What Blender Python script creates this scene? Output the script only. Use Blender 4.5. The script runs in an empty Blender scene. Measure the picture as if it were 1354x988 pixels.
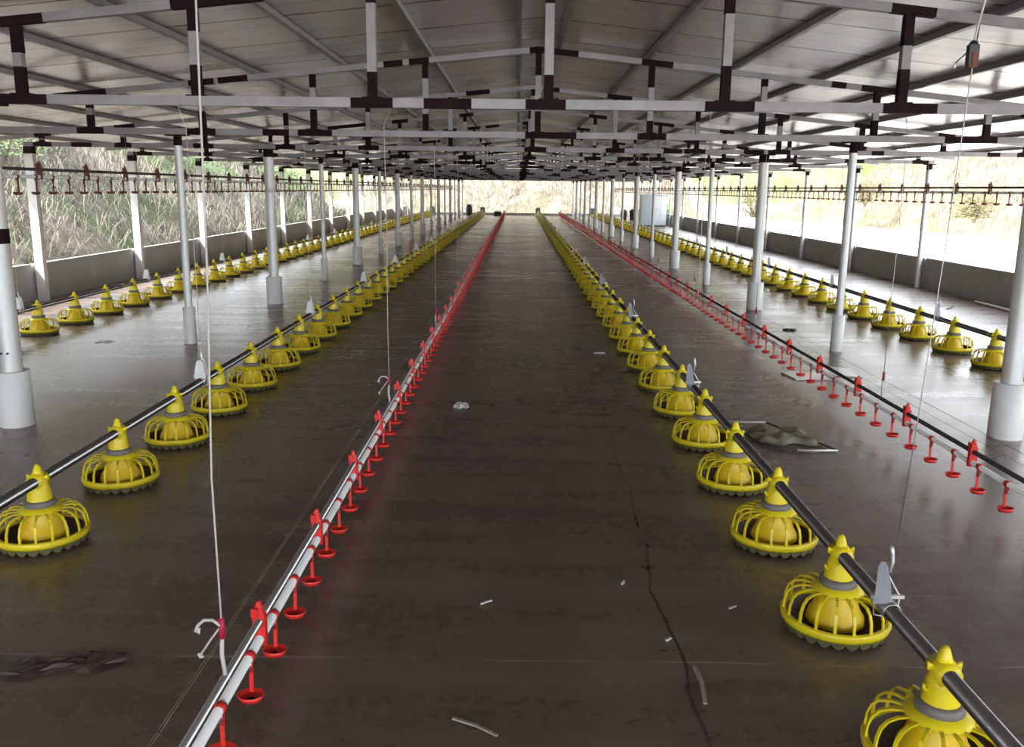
import bpy, math, random
from mathutils import Vector, Matrix
from math import sin, cos, pi

# ------------------------------------------------------------------ camera, light, exposure
sc = bpy.context.scene
COL = sc.collection
CAM_H = 1.5
YAW, PITCH, ROLL, FPX = .0048, .2081, .0112, 1156.8
ca, sa, ct, st, cr, sr = cos(YAW), sin(YAW), cos(PITCH), sin(PITCH), cos(ROLL), sin(ROLL)
M = Matrix(((cr, -sr, 0), (sr, cr, 0), (0, 0, 1))) @ Matrix(((1, 0, 0), (0, -st, -ct), (0, ct, -st))) @ Matrix(((ca, sa, 0), (-sa, ca, 0), (0, 0, 1)))
cam_d = bpy.data.cameras.new('camera')
cam_d.sensor_width = 36
cam_d.lens = FPX / 1354 * 36
cam_d.clip_start = .05
cam_d.clip_end = 600
cam = bpy.data.objects.new('camera', cam_d)
rot = Matrix((M[0], -M[1], -M[2])).transposed()
cam.matrix_world = Matrix.Translation((0, 0, CAM_H)) @ rot.to_4x4()
COL.objects.link(cam)
sc.camera = cam

world = bpy.data.worlds.new('world')
sc.world = world
world.use_nodes = True
bg = world.node_tree.nodes['Background']
bg.inputs[0].default_value = (.86, .93, 1.0, 1)
bg.inputs[1].default_value = 2.0
sun_d = bpy.data.lights.new('sun', 'SUN')
sun_d.energy = 3.0
sun_d.color = (1, .93, .82)
sun_d.angle = .03
sun = bpy.data.objects.new('sun', sun_d)
sun.rotation_euler = Vector((-.50, -.42, .80)).to_track_quat('Z', 'Y').to_euler()
sun.location = (-20, -10, 30)
COL.objects.link(sun)
vs = sc.view_settings
vs.view_transform = 'Standard'
vs.look = 'None'
vs.exposure = 1.88
vs.gamma = 1
vs.use_curve_mapping = False
sc.cycles.use_denoising = True
sc.cycles.max_bounces = 10
sc.cycles.diffuse_bounces = 6
sc.cycles.caustics_reflective = False
sc.cycles.sample_clamp_indirect = 8

R = random.Random(7)

# ------------------------------------------------------------------ materials
def mat(name, color, rough=.5, metal=0., noise=None, bump=None, spec=None, trans=0., coat=0.):
    """noise=(scale,(colour2),(stretch),low,high); bump=(scale,strength,(stretch))"""
    m = bpy.data.materials.new(name)
    m.use_nodes = True
    nt = m.node_tree
    b = nt.nodes['Principled BSDF']
    b.inputs['Base Color'].default_value = (*color, 1)
    b.inputs['Roughness'].default_value = rough
    b.inputs['Metallic'].default_value = metal
    if spec is not None: b.inputs['Specular IOR Level'].default_value = spec
    if trans: b.inputs['Transmission Weight'].default_value = trans
    if coat: b.inputs['Coat Weight'].default_value = coat
    if noise or bump:
        tc = nt.nodes.new('ShaderNodeTexCoord')
    if noise:
        s, c2, stretch, lo, hi = noise
        mp = nt.nodes.new('ShaderNodeMapping'); mp.inputs['Scale'].default_value = stretch
        n = nt.nodes.new('ShaderNodeTexNoise'); n.inputs['Scale'].default_value = s; n.inputs['Detail'].default_value = 6
        n.inputs['Roughness'].default_value = .65
        r = nt.nodes.new('ShaderNodeValToRGB')
        r.color_ramp.elements[0].position = lo; r.color_ramp.elements[0].color = (*color, 1)
        r.color_ramp.elements[1].position = hi; r.color_ramp.elements[1].color = (*c2, 1)
        nt.links.new(tc.outputs['Object'], mp.inputs[0]); nt.links.new(mp.outputs[0], n.inputs['Vector'])
        nt.links.new(n.outputs['Fac'], r.inputs[0]); nt.links.new(r.outputs[0], b.inputs['Base Color'])
    if bump:
        s, k, stretch = bump
        mp = nt.nodes.new('ShaderNodeMapping'); mp.inputs['Scale'].default_value = stretch
        n = nt.nodes.new('ShaderNodeTexNoise'); n.inputs['Scale'].default_value = s; n.inputs['Detail'].default_value = 4
        bp = nt.nodes.new('ShaderNodeBump'); bp.inputs['Strength'].default_value = k; bp.inputs['Distance'].default_value = .02
        nt.links.new(tc.outputs['Object'], mp.inputs[0]); nt.links.new(mp.outputs[0], n.inputs['Vector'])
        nt.links.new(n.outputs['Fac'], bp.inputs['Height']); nt.links.new(bp.outputs[0], b.inputs['Normal'])
    return m

def rgbmix(nt, fac, a, b_, mode='MIX'):
    x = nt.nodes.new('ShaderNodeMix'); x.data_type = 'RGBA'; x.blend_type = mode
    for i, v in ((0, fac), (6, a), (7, b_)):
        if isinstance(v, (int, float)): x.inputs[i].default_value = v
        elif isinstance(v, tuple): x.inputs[i].default_value = (*v, 1)
        else: nt.links.new(v, x.inputs[i])
    return x.outputs[2]

def mth(nt, op, a, b_=None, c=None):
    x = nt.nodes.new('ShaderNodeMath'); x.operation = op
    for i, v in enumerate((a, b_, c)):
        if v is None: continue
        if isinstance(v, (int, float)): x.inputs[i].default_value = v
        else: nt.links.new(v, x.inputs[i])
    return x.outputs[0]

def noise(nt, vec, scale, stretch=(1, 1, 1), detail=5, rough=.6):
    mp = nt.nodes.new('ShaderNodeMapping'); mp.inputs['Scale'].default_value = stretch
    nt.links.new(vec, mp.inputs[0])
    n = nt.nodes.new('ShaderNodeTexNoise'); n.inputs['Scale'].default_value = scale
    n.inputs['Detail'].default_value = detail; n.inputs['Roughness'].default_value = rough
    nt.links.new(mp.outputs[0], n.inputs['Vector'])
    return n.outputs['Fac']

def ramp(nt, v, *stops):
    r = nt.nodes.new('ShaderNodeValToRGB'); e = r.color_ramp.elements
    while len(e) < len(stops): e.new(.5)
    for i, (p, c) in enumerate(stops):
        e[i].position = p
        e[i].color = (c, c, c, 1) if isinstance(c, (int, float)) else (*c, 1)
    nt.links.new(v, r.inputs[0])
    return r.outputs[0]

def floor_material():
    m = bpy.data.materials.new('floor_concrete'); m.use_nodes = True
    nt = m.node_tree; b = nt.nodes['Principled BSDF']
    tc = nt.nodes.new('ShaderNodeTexCoord'); v = tc.outputs['Object']
    sp = nt.nodes.new('ShaderNodeSeparateXYZ'); nt.links.new(v, sp.inputs[0])
    X, Y = sp.outputs[0], sp.outputs[1]
    big = noise(nt, v, .55, (1, 1, 1), 4, .5)
    streak = noise(nt, v, 1.0, (.7, 5.0, 1), 4, .5)
    fine = noise(nt, v, 14, (1, 1, 1), 5, .7)
    col = rgbmix(nt, ramp(nt, big, (.30, 0), (.74, 1)), (.082, .050, .038), (.185, .128, .100))
    col = rgbmix(nt, mth(nt, 'MULTIPLY', ramp(nt, streak, (.34, 0), (.80, 1)), .6), col, (.27, .198, .158))
    col = rgbmix(nt, mth(nt, 'MULTIPLY', ramp(nt, fine, (.45, 0), (.9, 1)), .3), col, (.24, .19, .16))
    # construction joints every three metres, chalky and broken
    wob = mth(nt, 'MULTIPLY', mth(nt, 'SUBTRACT', noise(nt, v, 1.2), .5), .05)
    yy = mth(nt, 'ADD', Y, wob)
    def line(src, centre, width):
        return mth(nt, 'LESS_THAN', mth(nt, 'ABSOLUTE', mth(nt, 'SUBTRACT', src, centre)), width)
    mod = mth(nt, 'MODULO', mth(nt, 'ADD', yy, 30.43), 3.0)
    jl = mth(nt, 'LESS_THAN', mth(nt, 'ABSOLUTE', mth(nt, 'SUBTRACT', mod, 0.02)), .0045)
    broken = ramp(nt, noise(nt, v, 3.1, (1, .2, 1)), (.40, 0), (.55, 1))
    jf = mth(nt, 'MULTIPLY', mth(nt, 'MULTIPLY', jl, broken), .7)
    col = rgbmix(nt, jf, col, (.42, .37, .33))
    mod2 = mth(nt, 'MODULO', mth(nt, 'ADD', yy, 31.1), 1.37)
    jl2 = mth(nt, 'LESS_THAN', mod2, .006)
    br2 = ramp(nt, noise(nt, v, 1.3, (1, .9, 1)), (.54, 0), (.60, 1))
    col = rgbmix(nt, mth(nt, 'MULTIPLY', mth(nt, 'MULTIPLY', jl2, br2), .5), col, (.34, .29, .25))
    # long crack right of the middle of the aisle and short cross cracks
    wx = mth(nt, 'ADD', X, mth(nt, 'MULTIPLY', mth(nt, 'SUBTRACT', noise(nt, v, .9, (1, 1, 1), 3, .5), .5), .26))
    wx = mth(nt, 'SUBTRACT', wx, mth(nt, 'MULTIPLY', Y, .018))
    cr1 = mth(nt, 'MULTIPLY', line(wx, .49, .0055), mth(nt, 'LESS_THAN', Y, 8.6))
    yc = mth(nt, 'ADD', Y, mth(nt, 'MULTIPLY', mth(nt, 'SUBTRACT', noise(nt, v, 2.2), .5), .3))
    cr2 = mth(nt, 'MULTIPLY', line(yc, 8.95, .02), line(X, -.15, .55))
    cr3 = mth(nt, 'MULTIPLY', line(yc, 17.6, .05), line(X, -.1, .5))
    cr4 = mth(nt, 'MULTIPLY', line(yc, 13.9, .03), line(X, .95, .5))
    c = mth(nt, 'MAXIMUM', mth(nt, 'MAXIMUM', cr1, cr2), mth(nt, 'MAXIMUM', cr3, cr4))
    col = rgbmix(nt, mth(nt, 'MULTIPLY', c, .75), col, (.012, .009, .008))
    nt.links.new(col, b.inputs['Base Color'])
    rr = mth(nt, 'ADD', mth(nt, 'MULTIPLY', big, .14), mth(nt, 'MULTIPLY', streak, .16))
    rr = mth(nt, 'ADD', rr, mth(nt, 'MULTIPLY', fine, .10))
    nt.links.new(mth(nt, 'ADD', rr, .085), b.inputs['Roughness'])
    b.inputs['Specular IOR Level'].default_value = .55
    bp = nt.nodes.new('ShaderNodeBump'); bp.inputs['Strength'].default_value = .05; bp.inputs['Distance'].default_value = .01
    nt.links.new(mth(nt, 'ADD', mth(nt, 'MULTIPLY', streak, .5), mth(nt, 'MULTIPLY', fine, .25)), bp.inputs['Height'])
    nt.links.new(bp.outputs[0], b.inputs['Normal'])
    return m

def roof_material():
    m = bpy.data.materials.new('roof_foil_panel'); m.use_nodes = True
    nt = m.node_tree; b = nt.nodes['Principled BSDF']
    tc = nt.nodes.new('ShaderNodeTexCoord'); v = tc.outputs['Object']
    sp = nt.nodes.new('ShaderNodeSeparateXYZ'); nt.links.new(v, sp.inputs[0])
    Y = sp.outputs[1]
    col = rgbmix(nt, ramp(nt, noise(nt, v, .9, (1, 1, 1)), (.35, 0), (.7, 1)), (.66, .61, .635), (.80, .75, .77))
    mod = mth(nt, 'MODULO', mth(nt, 'ADD', Y, 19.2 - 6.25 + .013), .96)
    seam = mth(nt, 'LESS_THAN', mod, .032)
    col = rgbmix(nt, seam, col, (.035, .03, .03))
    mod3 = mth(nt, 'MODULO', mth(nt, 'ADD', Y, 19.2 - 6.25 + .013), .32)
    seam3 = mth(nt, 'MULTIPLY', mth(nt, 'LESS_THAN', mod3, .012), .35)
    col = rgbmix(nt, seam3, col, (.12, .1, .1))
    nt.links.new(col, b.inputs['Base Color'])
    b.inputs['Metallic'].default_value = .55
    b.inputs['Roughness'].default_value = .27
    bp = nt.nodes.new('ShaderNodeBump'); bp.inputs['Strength'].default_value = .22; bp.inputs['Distance'].default_value = .02
    nt.links.new(noise(nt, v, 2.2, (1, 1.2, 1), 2), bp.inputs['Height'])
    nt.links.new(bp.outputs[0], b.inputs['Normal'])
    return m

def bank_material(name, a, b1, c1, scale=1.6):
    m = bpy.data.materials.new(name); m.use_nodes = True
    nt = m.node_tree; b = nt.nodes['Principled BSDF']
    tc = nt.nodes.new('ShaderNodeTexCoord'); v = tc.outputs['Object']
    col = rgbmix(nt, ramp(nt, noise(nt, v, scale, (1, 1, 1), 8, .75), (.40, 0), (.62, 1)), a, b1)
    col = rgbmix(nt, ramp(nt, noise(nt, v, scale * .22, (1, 1, 1), 5, .6), (.5, 0), (.62, 1)), col, c1)
    nt.links.new(col, b.inputs['Base Color'])
    b.inputs['Roughness'].default_value = .95
    b.inputs['Specular IOR Level'].default_value = .1
    bp = nt.nodes.new('ShaderNodeBump'); bp.inputs['Strength'].default_value = .9; bp.inputs['Distance'].default_value = .12
    nt.links.new(noise(nt, v, scale * 4, (1, 1, 1), 8, .75), bp.inputs['Height'])
    nt.links.new(bp.outputs[0], b.inputs['Normal'])
    return m

Mt = {
    'floor': floor_material(),
    'roof': roof_material(),
    'yellow': mat('yellow_plastic', (.84, .69, .014), .34, noise=(9, (.76, .60, .012), (1, 1, 1), .3, .7)),
    'amber': mat('deep_yellow_plastic', (.82, .56, .005), .36),
    'pan': mat('weathered_pan_plastic', (.13, .12, .05), .5),
    'feedstain': mat('dark_feed_residue', (.045, .022, .012), .6),
    'ringgrey': mat('grey_ring_plastic', (.17, .15, .14), .5),
    'auger': mat('galvanised_feed_tube', (.24, .24, .245), .22, .95, bump=(30, .05, (1, 1, 1))),
    'red': mat('red_plastic', (.72, .025, .02), .38),
    'pvc': mat('white_pvc', (.86, .86, .84), .38, noise=(3, (.76, .75, .72), (1, 1, .5), .35, .75)),
    'rail': mat('aluminium_rail', (.42, .43, .44), .28, .9),
    'darkrail': mat('dark_rail', (.045, .042, .042), .4, .3),
    'steel': mat('galvanised_steel', (.76, .76, .75), .42, .30, noise=(6, (.60, .61, .61), (1, 1, .4), .3, .7)),
    'silver': mat('silver_painted_steel', (.26, .245, .25), .42, .35, noise=(5, (.18, .165, .17), (1, 1, 1), .35, .75)),
    'primer': mat('dark_red_brown_primer', (.014, .006, .007), .8, spec=.15, noise=(8, (.026, .010, .010), (1, 1, 1), .4, .7)),
    'whitepost': mat('white_painted_post', (.70, .70, .69), .5, noise=(4, (.55, .54, .52), (1, 1, .4), .4, .75)),
    'wall': mat('grey_cement_board', (.42, .435, .42), .75, noise=(2.2, (.33, .345, .33), (1, 1, 1), .35, .7)),
    'wallcap': mat('pale_wall_edge', (.55, .54, .5), .8),
    'rope': mat('white_cord', (.58, .55, .52), .8),
    'wire': mat('steel_wire', (.32, .31, .31), .4, .8),
    'dark_backlit_red': mat('dark_and_backlit_red_plastic', (.16, .035, .022), .6),  # raised cups' backlit shade painted into the red; winch plate is dark red
    'redcord': mat('crimson_binding', (.42, .01, .05), .6),
    'fin': mat('milky_clear_plastic', (.45, .47, .51), .3, trans=.6),
    'finw': mat('white_fin_plastic', (.80, .80, .78), .4),
    'black': mat('black_rubber', (.015, .015, .015), .6),
    'blackmetal': mat('dark_metal', (.05, .05, .055), .5, .4),
    'green': mat('green_housing', (.16, .27, .17), .5),
    'cabinet': mat('pale_blue_grey_enamel', (.42, .50, .52), .4),
    'cabwhite': mat('pale_enamel', (.72, .76, .80), .35),
    'sheet': mat('dusty_white_board', (.86, .85, .82), .28, noise=(6, (.70, .68, .64), (1, 1, 1), .4, .7)),
    'sack': mat('grey_green_sackcloth', (.24, .235, .17), .85, noise=(14, (.40, .39, .30), (1, 1, 1), .4, .7)),
    'alum': mat('bare_aluminium_strip', (.70, .70, .68), .4, .6),
    'film': mat('brown_plastic_film', (.05, .032, .026), .35),
    'wood': mat('grey_split_wood', (.32, .29, .25), .8),
    'scrap': mat('white_scrap', (.62, .60, .57), .7),
    'gravel': mat('pale_bare_ground', (.60, .55, .48), .95, spec=.1, noise=(.35, (.72, .68, .61), (1, 1, 1), .35, .65)),
    'bankl': bank_material('weedy_bank_soil', (.085, .07, .062), (.17, .145, .12), (.07, .09, .045)),
    'bankr': bank_material('dry_pale_bank_soil', (.17, .135, .10), (.27, .22, .165), (.15, .14, .07), 1.1),
    'bankf': bank_material('bright_straw_bank_soil', (.23, .20, .165), (.36, .32, .27), (.20, .185, .13), 1.4),
    'hill': bank_material('distant_hill_scrub', (.12, .125, .065), (.20, .18, .11), (.09, .115, .045), .5),
    'straw': mat('dry_straw_blades', (.24, .21, .16), .8, noise=(1.1, (.16, .135, .11), (1, 1, 1), .4, .6)),
    'mauve': mat('withered_stems', (.15, .125, .12), .85, noise=(1.1, (.22, .19, .17), (1, 1, 1), .4, .6)),
    'grass': mat('green_blades', (.06, .10, .04), .7, noise=(1.3, (.11, .14, .06), (1, 1, 1), .4, .6)),
    'palestraw': mat('pale_straw_blades', (.31, .27, .20), .8, noise=(1.1, (.24, .19, .13), (1, 1, 1), .4, .6)),
    'leafg': mat('leaf_green', (.07, .14, .045), .6, noise=(3, (.14, .21, .07), (1, 1, 1), .4, .6)),
    'leafy': mat('leaf_yellow_green', (.13, .15, .045), .6, noise=(3, (.20, .19, .07), (1, 1, 1), .4, .6)),
    'leafo': mat('leaf_olive', (.14, .13, .05), .6, noise=(3, (.20, .165, .08), (1, 1, 1), .4, .6)),
    'bark': mat('grey_bark', (.18, .14, .11), .9),
}
# the seams of a post's galvanised skin, yellow plastic etc. stay in the materials above

# ------------------------------------------------------------------ mesh helpers
class MB:
    def __init__(s): s.v = []; s.f = []; s.m = []; s.mats = []; s.sm = []
    def mi(s, m):
        if m not in s.mats: s.mats.append(m)
        return s.mats.index(m)
    def add(s, vs_, fs, m, smooth=False):
        o = len(s.v); k = s.mi(m)
        s.v += [tuple(p) for p in vs_]
        for f in fs: s.f.append(tuple(i + o for i in f)); s.m.append(k); s.sm.append(smooth)
    def box(s, a, b, m):
        (x0, y0, z0), (x1, y1, z1) = a, b
        s.add([(x0, y0, z0), (x1, y0, z0), (x1, y1, z0), (x0, y1, z0), (x0, y0, z1), (x1, y0, z1), (x1, y1, z1), (x0, y1, z1)],
              [(0, 3, 2, 1), (4, 5, 6, 7), (0, 1, 5, 4), (1, 2, 6, 5), (2, 3, 7, 6), (3, 0, 4, 7)], m)
    def bar(s, a, b, w, h, m, up=(0, 0, 1)):
        a, b, up = Vector(a), Vector(b), Vector(up)
        d = (b - a).normalized(); r = d.cross(up).normalized(); u = r.cross(d)
        vs_ = []
        for p in (a, b):
            for i, j in ((-1, -1), (1, -1), (1, 1), (-1, 1)): vs_.append(p + r * (i * w / 2) + u * (j * h / 2))
        s.add(vs_, [(0, 1, 2, 3), (7, 6, 5, 4), (0, 4, 5, 1), (1, 5, 6, 2), (2, 6, 7, 3), (3, 7, 4, 0)], m)
    def tube(s, path, r, m, n=8, cap=True, closed=False):
        P = [Vector(p) for p in path]; N = len(P); vs_ = []; fs = []
        rr = r if isinstance(r, (list, tuple)) else [r] * N
        ref = None
        for i, p in enumerate(P):
            if closed: d = P[(i + 1) % N] - P[i - 1]
            else: d = P[min(i + 1, N - 1)] - P[max(i - 1, 0)]
            d.normalize()
            if ref is None:
                ref = Vector((0, 0, 1)) if abs(d.z) < .9 else Vector((1, 0, 0))
            a = (ref - d * ref.dot(d))
            if a.length < 1e-4: a = d.orthogonal()
            a.normalize(); ref = a; b = d.cross(a)
            for k in range(n):
                t = 2 * pi * k / n
                vs_.append(p + (a * cos(t) + b * sin(t)) * rr[i])
        rng = N if closed else N - 1
        for i in range(rng):
            j = (i + 1) % N
            for k in range(n):
                l = (k + 1) % n
                fs.append((i * n + k, i * n + l, j * n + l, j * n + k))
        if cap and not closed:
            fs.append(tuple(reversed(range(n)))); fs.append(tuple((N - 1) * n + k for k in range(n)))
        s.add(vs_, fs, m, n > 4)
    def lathe(s, prof, m, n=24, c=(0, 0, 0), cap0=False, cap1=False, wave=None):
        vs_ = []; fs = []
        for q, (r, z) in enumerate(prof):
            for k in range(n):
                t = 2 * pi * k / n
                r2 = r + (wave[q] * (1 if k % 2 else -1) if wave else 0)
                vs_.append((c[0] + r2 * cos(t), c[1] + r2 * sin(t), c[2] + z))
        for i in range(len(prof) - 1):
            for k in range(n):
                l = (k + 1) % n
                fs.append((i * n + k, i * n + l, (i + 1) * n + l, (i + 1) * n + k))
        if cap0: fs.append(tuple(reversed(range(n))))
        if cap1: fs.append(tuple((len(prof) - 1) * n + k for k in range(n)))
        s.add(vs_, fs, m, True)
    def mesh(s, name):
        me = bpy.data.meshes.new(name)
        me.from_pydata(s.v, [], s.f)
        for m in s.mats: me.materials.append(m)
        me.polygons.foreach_set('material_index', s.m)
        me.polygons.foreach_set('use_smooth', s.sm)
        me.update()
        return me
    def build(s, name, parent=None, loc=(0, 0, 0)):
        return link(name, s.mesh(name), parent, loc)

def link(name, me, parent=None, loc=(0, 0, 0)):
    o = bpy.data.objects.new(name, me); COL.objects.link(o); o.location = loc
    if parent: o.parent = parent
    return o

def tag(o, label=None, cat=None, group=None, kind=None):
    if label: o['label'] = label
    if cat: o['category'] = cat
    if group: o['group'] = group
    if kind: o['kind'] = kind
    return o

def thing(name, loc, label, cat, group=None):
    return tag(link(name, None, None, loc), label, cat, group)

_ones = 'zeroth first second third fourth fifth sixth seventh eighth ninth tenth eleventh twelfth thirteenth fourteenth fifteenth sixteenth seventeenth eighteenth nineteenth'.split()
_tens = {2: 'twent', 3: 'thirt', 4: 'fort', 5: 'fift', 6: 'sixt', 7: 'sevent'}
def nth(n):
    if n < 20: return _ones[n]
    t, u = divmod(n, 10)
    return _tens[t] + ('ieth' if u == 0 else 'y-' + _ones[u])

# ------------------------------------------------------------------ sizes of the place
CX = .17                      # ridge
XL, XR = -3.16, 3.09          # inner post rows
WL, WR = -6.18, 6.54          # wall post rows
Y0, BAY, NB = 5.35, 3.0, 16   # first truss, bay, number of trusses
YEND = 51.2
RIDGE = 2.735
SL = .102
CHZ = 1.985
def topz(x): return RIDGE - SL * abs(x - CX)

# ------------------------------------------------------------------ setting
b = MB(); b.box((-6.5, -6, -.12), (6.9, YEND + .3, 0), Mt['floor'])
tag(b.build('floor'), kind='structure')

b = MB(); HW = 6.93; t_ = .05
zr = RIDGE + .025 + .045; ze = zr - SL * HW
b.add([(CX - HW, -6, ze), (CX, -6, zr), (CX + HW, -6, ze), (CX - HW, YEND + .6, ze), (CX, YEND + .6, zr), (CX + HW, YEND + .6, ze),
       (CX - HW, -6, ze + t_), (CX, -6, zr + t_), (CX + HW, -6, ze + t_), (CX - HW, YEND + .6, ze + t_), (CX, YEND + .6, zr + t_), (CX + HW, YEND + .6, ze + t_)],
      [(0, 3, 4, 1), (1, 4, 5, 2), (6, 7, 10, 9), (7, 8, 11, 10), (0, 1, 7, 6), (1, 2, 8, 7), (3, 9, 10, 4), (4, 10, 11, 5), (0, 6, 9, 3), (2, 5, 11, 8)], Mt['roof'])
tag(b.build('ceiling'), kind='structure')

def low_wall(name, x0, x1):
    b = MB(); y = Y0 - 3 * BAY - .05
    k = 0
    while y < YEND - 1:
        y1 = min(y + BAY, YEND)
        h = .47 + R.uniform(-.008, .008)
        b.box((x0, y + .03, 0), (x1, y1 - .03, h), Mt['wall'])
        b.box((x0 - .006, y + .03, h), (x1 + .006, y1 - .03, h + .012), Mt['wallcap'])
        b.box((x0 + .008, y1 - .03, 0), (x1 - .008, y1 + .03, h - .02), Mt['wall'])
        y = y1; k += 1
    return tag(b.build(name), kind='structure')
low_wall('wall_left', WL - .14, WL - .085)
low_wall('wall_right', WR + .07, WR + .12)
b = MB()
b.box((WL, YEND, 0), (WR, YEND + .08, .13), Mt['wallcap']); b.box((WL, YEND - .01, .13), (WR, YEND + .09, .14), Mt['wallcap'])
tag(b.build('wall_far'), kind='structure')

# ground and banks outside
b = MB(); b.box((-60, -20, -.35), (90, 170, -.16), Mt['gravel'])
tag(b.build('ground'), kind='structure')

def fbm(x, y, s=0):
    return (sin(x * .9 + s) * cos(y * .7 - s) + .5 * sin(x * 2.3 + y * 1.7 + s * 2) + .3 * sin(x * 5.1 - y * 4.3 + s) + .2 * sin(x * 9.7 + y * 8.1)) / 2

def bank(name, fx, ulen, vlen, nu, nv, m):
    """fx(u, v) -> point; a closed-looking slope grown on a grid"""
    b = MB(); vs_ = []; fs = []
    for i in range(nu + 1):
        for j in range(nv + 1): vs_.append(fx(i / nu * ulen, j / nv * vlen))
    for i in range(nu):
        for j in range(nv):
            a = i * (nv + 1) + j
            fs.append((a, a + 1, a + nv + 2, a + nv + 1))
    b.add(vs_, fs, m, True)
    return tag(b.build(name), kind='structure')

def left_bank(u, v):
    y = -6 + u
    fade = max(0., min(1., (46 - y) / 7.))
    x = -7.35 - v * .95 - .35 * fbm(y * .5, v * .6, 1)
    z = -.2 + (v * .72 + .35 * fbm(y, v, 3) * min(1, v)) * fade
    return (x, y, z)
bank('bank_left', left_bank, 56, 12, 160, 40, Mt['bankl'])

def right_bank(u, v):
    y = 4 + u
    foot = 20 - max(0, y - 26) * .16
    fade = max(0., min(1., (60 - y) / 9.))
    x = foot + v * 1.1 + .7 * fbm(y * .4, v * .5, 2)
    z = -.2 + (v * .75 + .45 * fbm(y, v, 5) * min(1, v)) * fade
    return (x, y, z)
bank('bank_right', right_bank, 60, 12, 120, 30, Mt['bankr'])

def far_bank(u, v):
    x = -13 + u
    fade = max(0., min(1., (x + 12) / 5.)) * max(0., min(1., (13.5 - x) / 5.))
    y = 55.5 + v * .7 + .5 * fbm(x * .6, v * .6, 4)
    z = -.2 + (v * .9 + .35 * fbm(x, v, 7) * min(1, v)) * fade
    return (x, y, z)
bank('bank_far', far_bank, 27, 7, 80, 24, Mt['bankf'])

def hill(u, v):
    x = -70 + u
    y = 120 + v * 1.6 + 4 * fbm(x * .06, v * .1, 4)
    z = -.2 + v * .8 * (1 + .35 * fbm(x * .08, v * .1, 9))
    return (x, y, z)
bank('hill_far', hill, 170, 24, 90, 20, Mt['hill'])

# ------------------------------------------------------------------ posts
def post_mesh(thick, top, sleeve):
    """galvanised pipe standing in a white sleeve; returns the three meshes"""
    r = .062 if thick else .036
    p = MB(); p.lathe([(r, 0), (r, top - .10)], Mt['steel'], 20)
    d = MB(); d.lathe([(r + .001, top - .10), (r + .001, top - .012)], Mt['primer'], 20, cap1=True)
    w = r + .07
    d.box((-w, -.035, top - .012), (w, .035, top), Mt['primer'])
    s = None
    if sleeve:
        rs = .100 if thick else .058
        s = MB(); s.lathe([(rs, 0), (rs, .35), (rs - .006, .352), (r, .345)], Mt['pvc'], 24)
    return p.mesh('pipe'), d.mesh('painted_head'), (s.mesh('sleeve') if s else None)
TOPZ = CHZ - .0275
PM = {(t, s): post_mesh(t, TOPZ, s) for t in (0, 1) for s in (0, 1)}
def inner_post(x, k, side):
    thick = (k % 2 == 0)
    y = Y0 + BAY * k
    t = thing('support_post', (x, y, 0),
              '%sgalvanised post in white sleeve, %s from the front, %s inner row' % ('thick ' if thick else 'slim ', nth(k + 1), side),
              'post', 'posts of the %s inner row' % side)
    a, h, s = PM[(int(thick), 1)]
    link('pipe', a, t); link('painted_head', h, t); link('sleeve', s, t)
    return t
for k in range(NB):
    l = inner_post(XL, k, 'left')
    if k == 0:
        b = MB(); b.lathe([(.064, 0), (.0655, .004), (.0655, .085), (.064, .09)], Mt['primer'], 20)
        tag(b.build('painted_band', l, (0, 0, 1.14)), 'dark painted band round the pipe')
        b = MB()
        for s_ in (-1, 1): b.tube([(s_ * .02, -.058, .47), (s_ * .02, -.072, .47)], .006, Mt['black'], 8)
        b.build('bolt', l)
    if k == 2:
        b = MB(); b.lathe([(.064, 0), (.067, .004), (.067, .045), (.064, .05)], Mt['steel'], 20)
        b.build('clamp', l, (0, 0, 1.42))
    inner_post(XR, k, 'right')

def wall_post(x, k, side):
    y = Y0 + BAY * k
    t = thing('wall_post', (x, y, 0),
              '%s post against the low %s wall, %s from the front of its row' % ('square white' if side == 'left' else 'slim round grey', side, nth(k + 1)),
              'post', 'posts along the %s wall' % side)
    p = MB(); d = MB()
    if side == 'left':
        p.box((-.055, -.045, 0), (.055, .045, TOPZ - .09), Mt['whitepost'])
        p.box((.055, -.012, 0), (.062, .012, TOPZ - .09), Mt['steel'])
        d.box((-.057, -.047, TOPZ - .09), (.057, .047, TOPZ), Mt['primer'])
    else:
        p.lathe([(.043, 0), (.043, TOPZ - .09)], Mt['steel'], 18)
        d.lathe([(.045, TOPZ - .09), (.045, TOPZ)], Mt['primer'], 18, cap1=True)
        d.box((-.09, -.03, TOPZ - .012), (.09, .03, TOPZ), Mt['primer'])
    p.build('pipe', t); d.build('painted_head', t)
for k in range(NB):
    wall_post(WL, k, 'left'); wall_post(WR, k, 'right')

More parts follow.
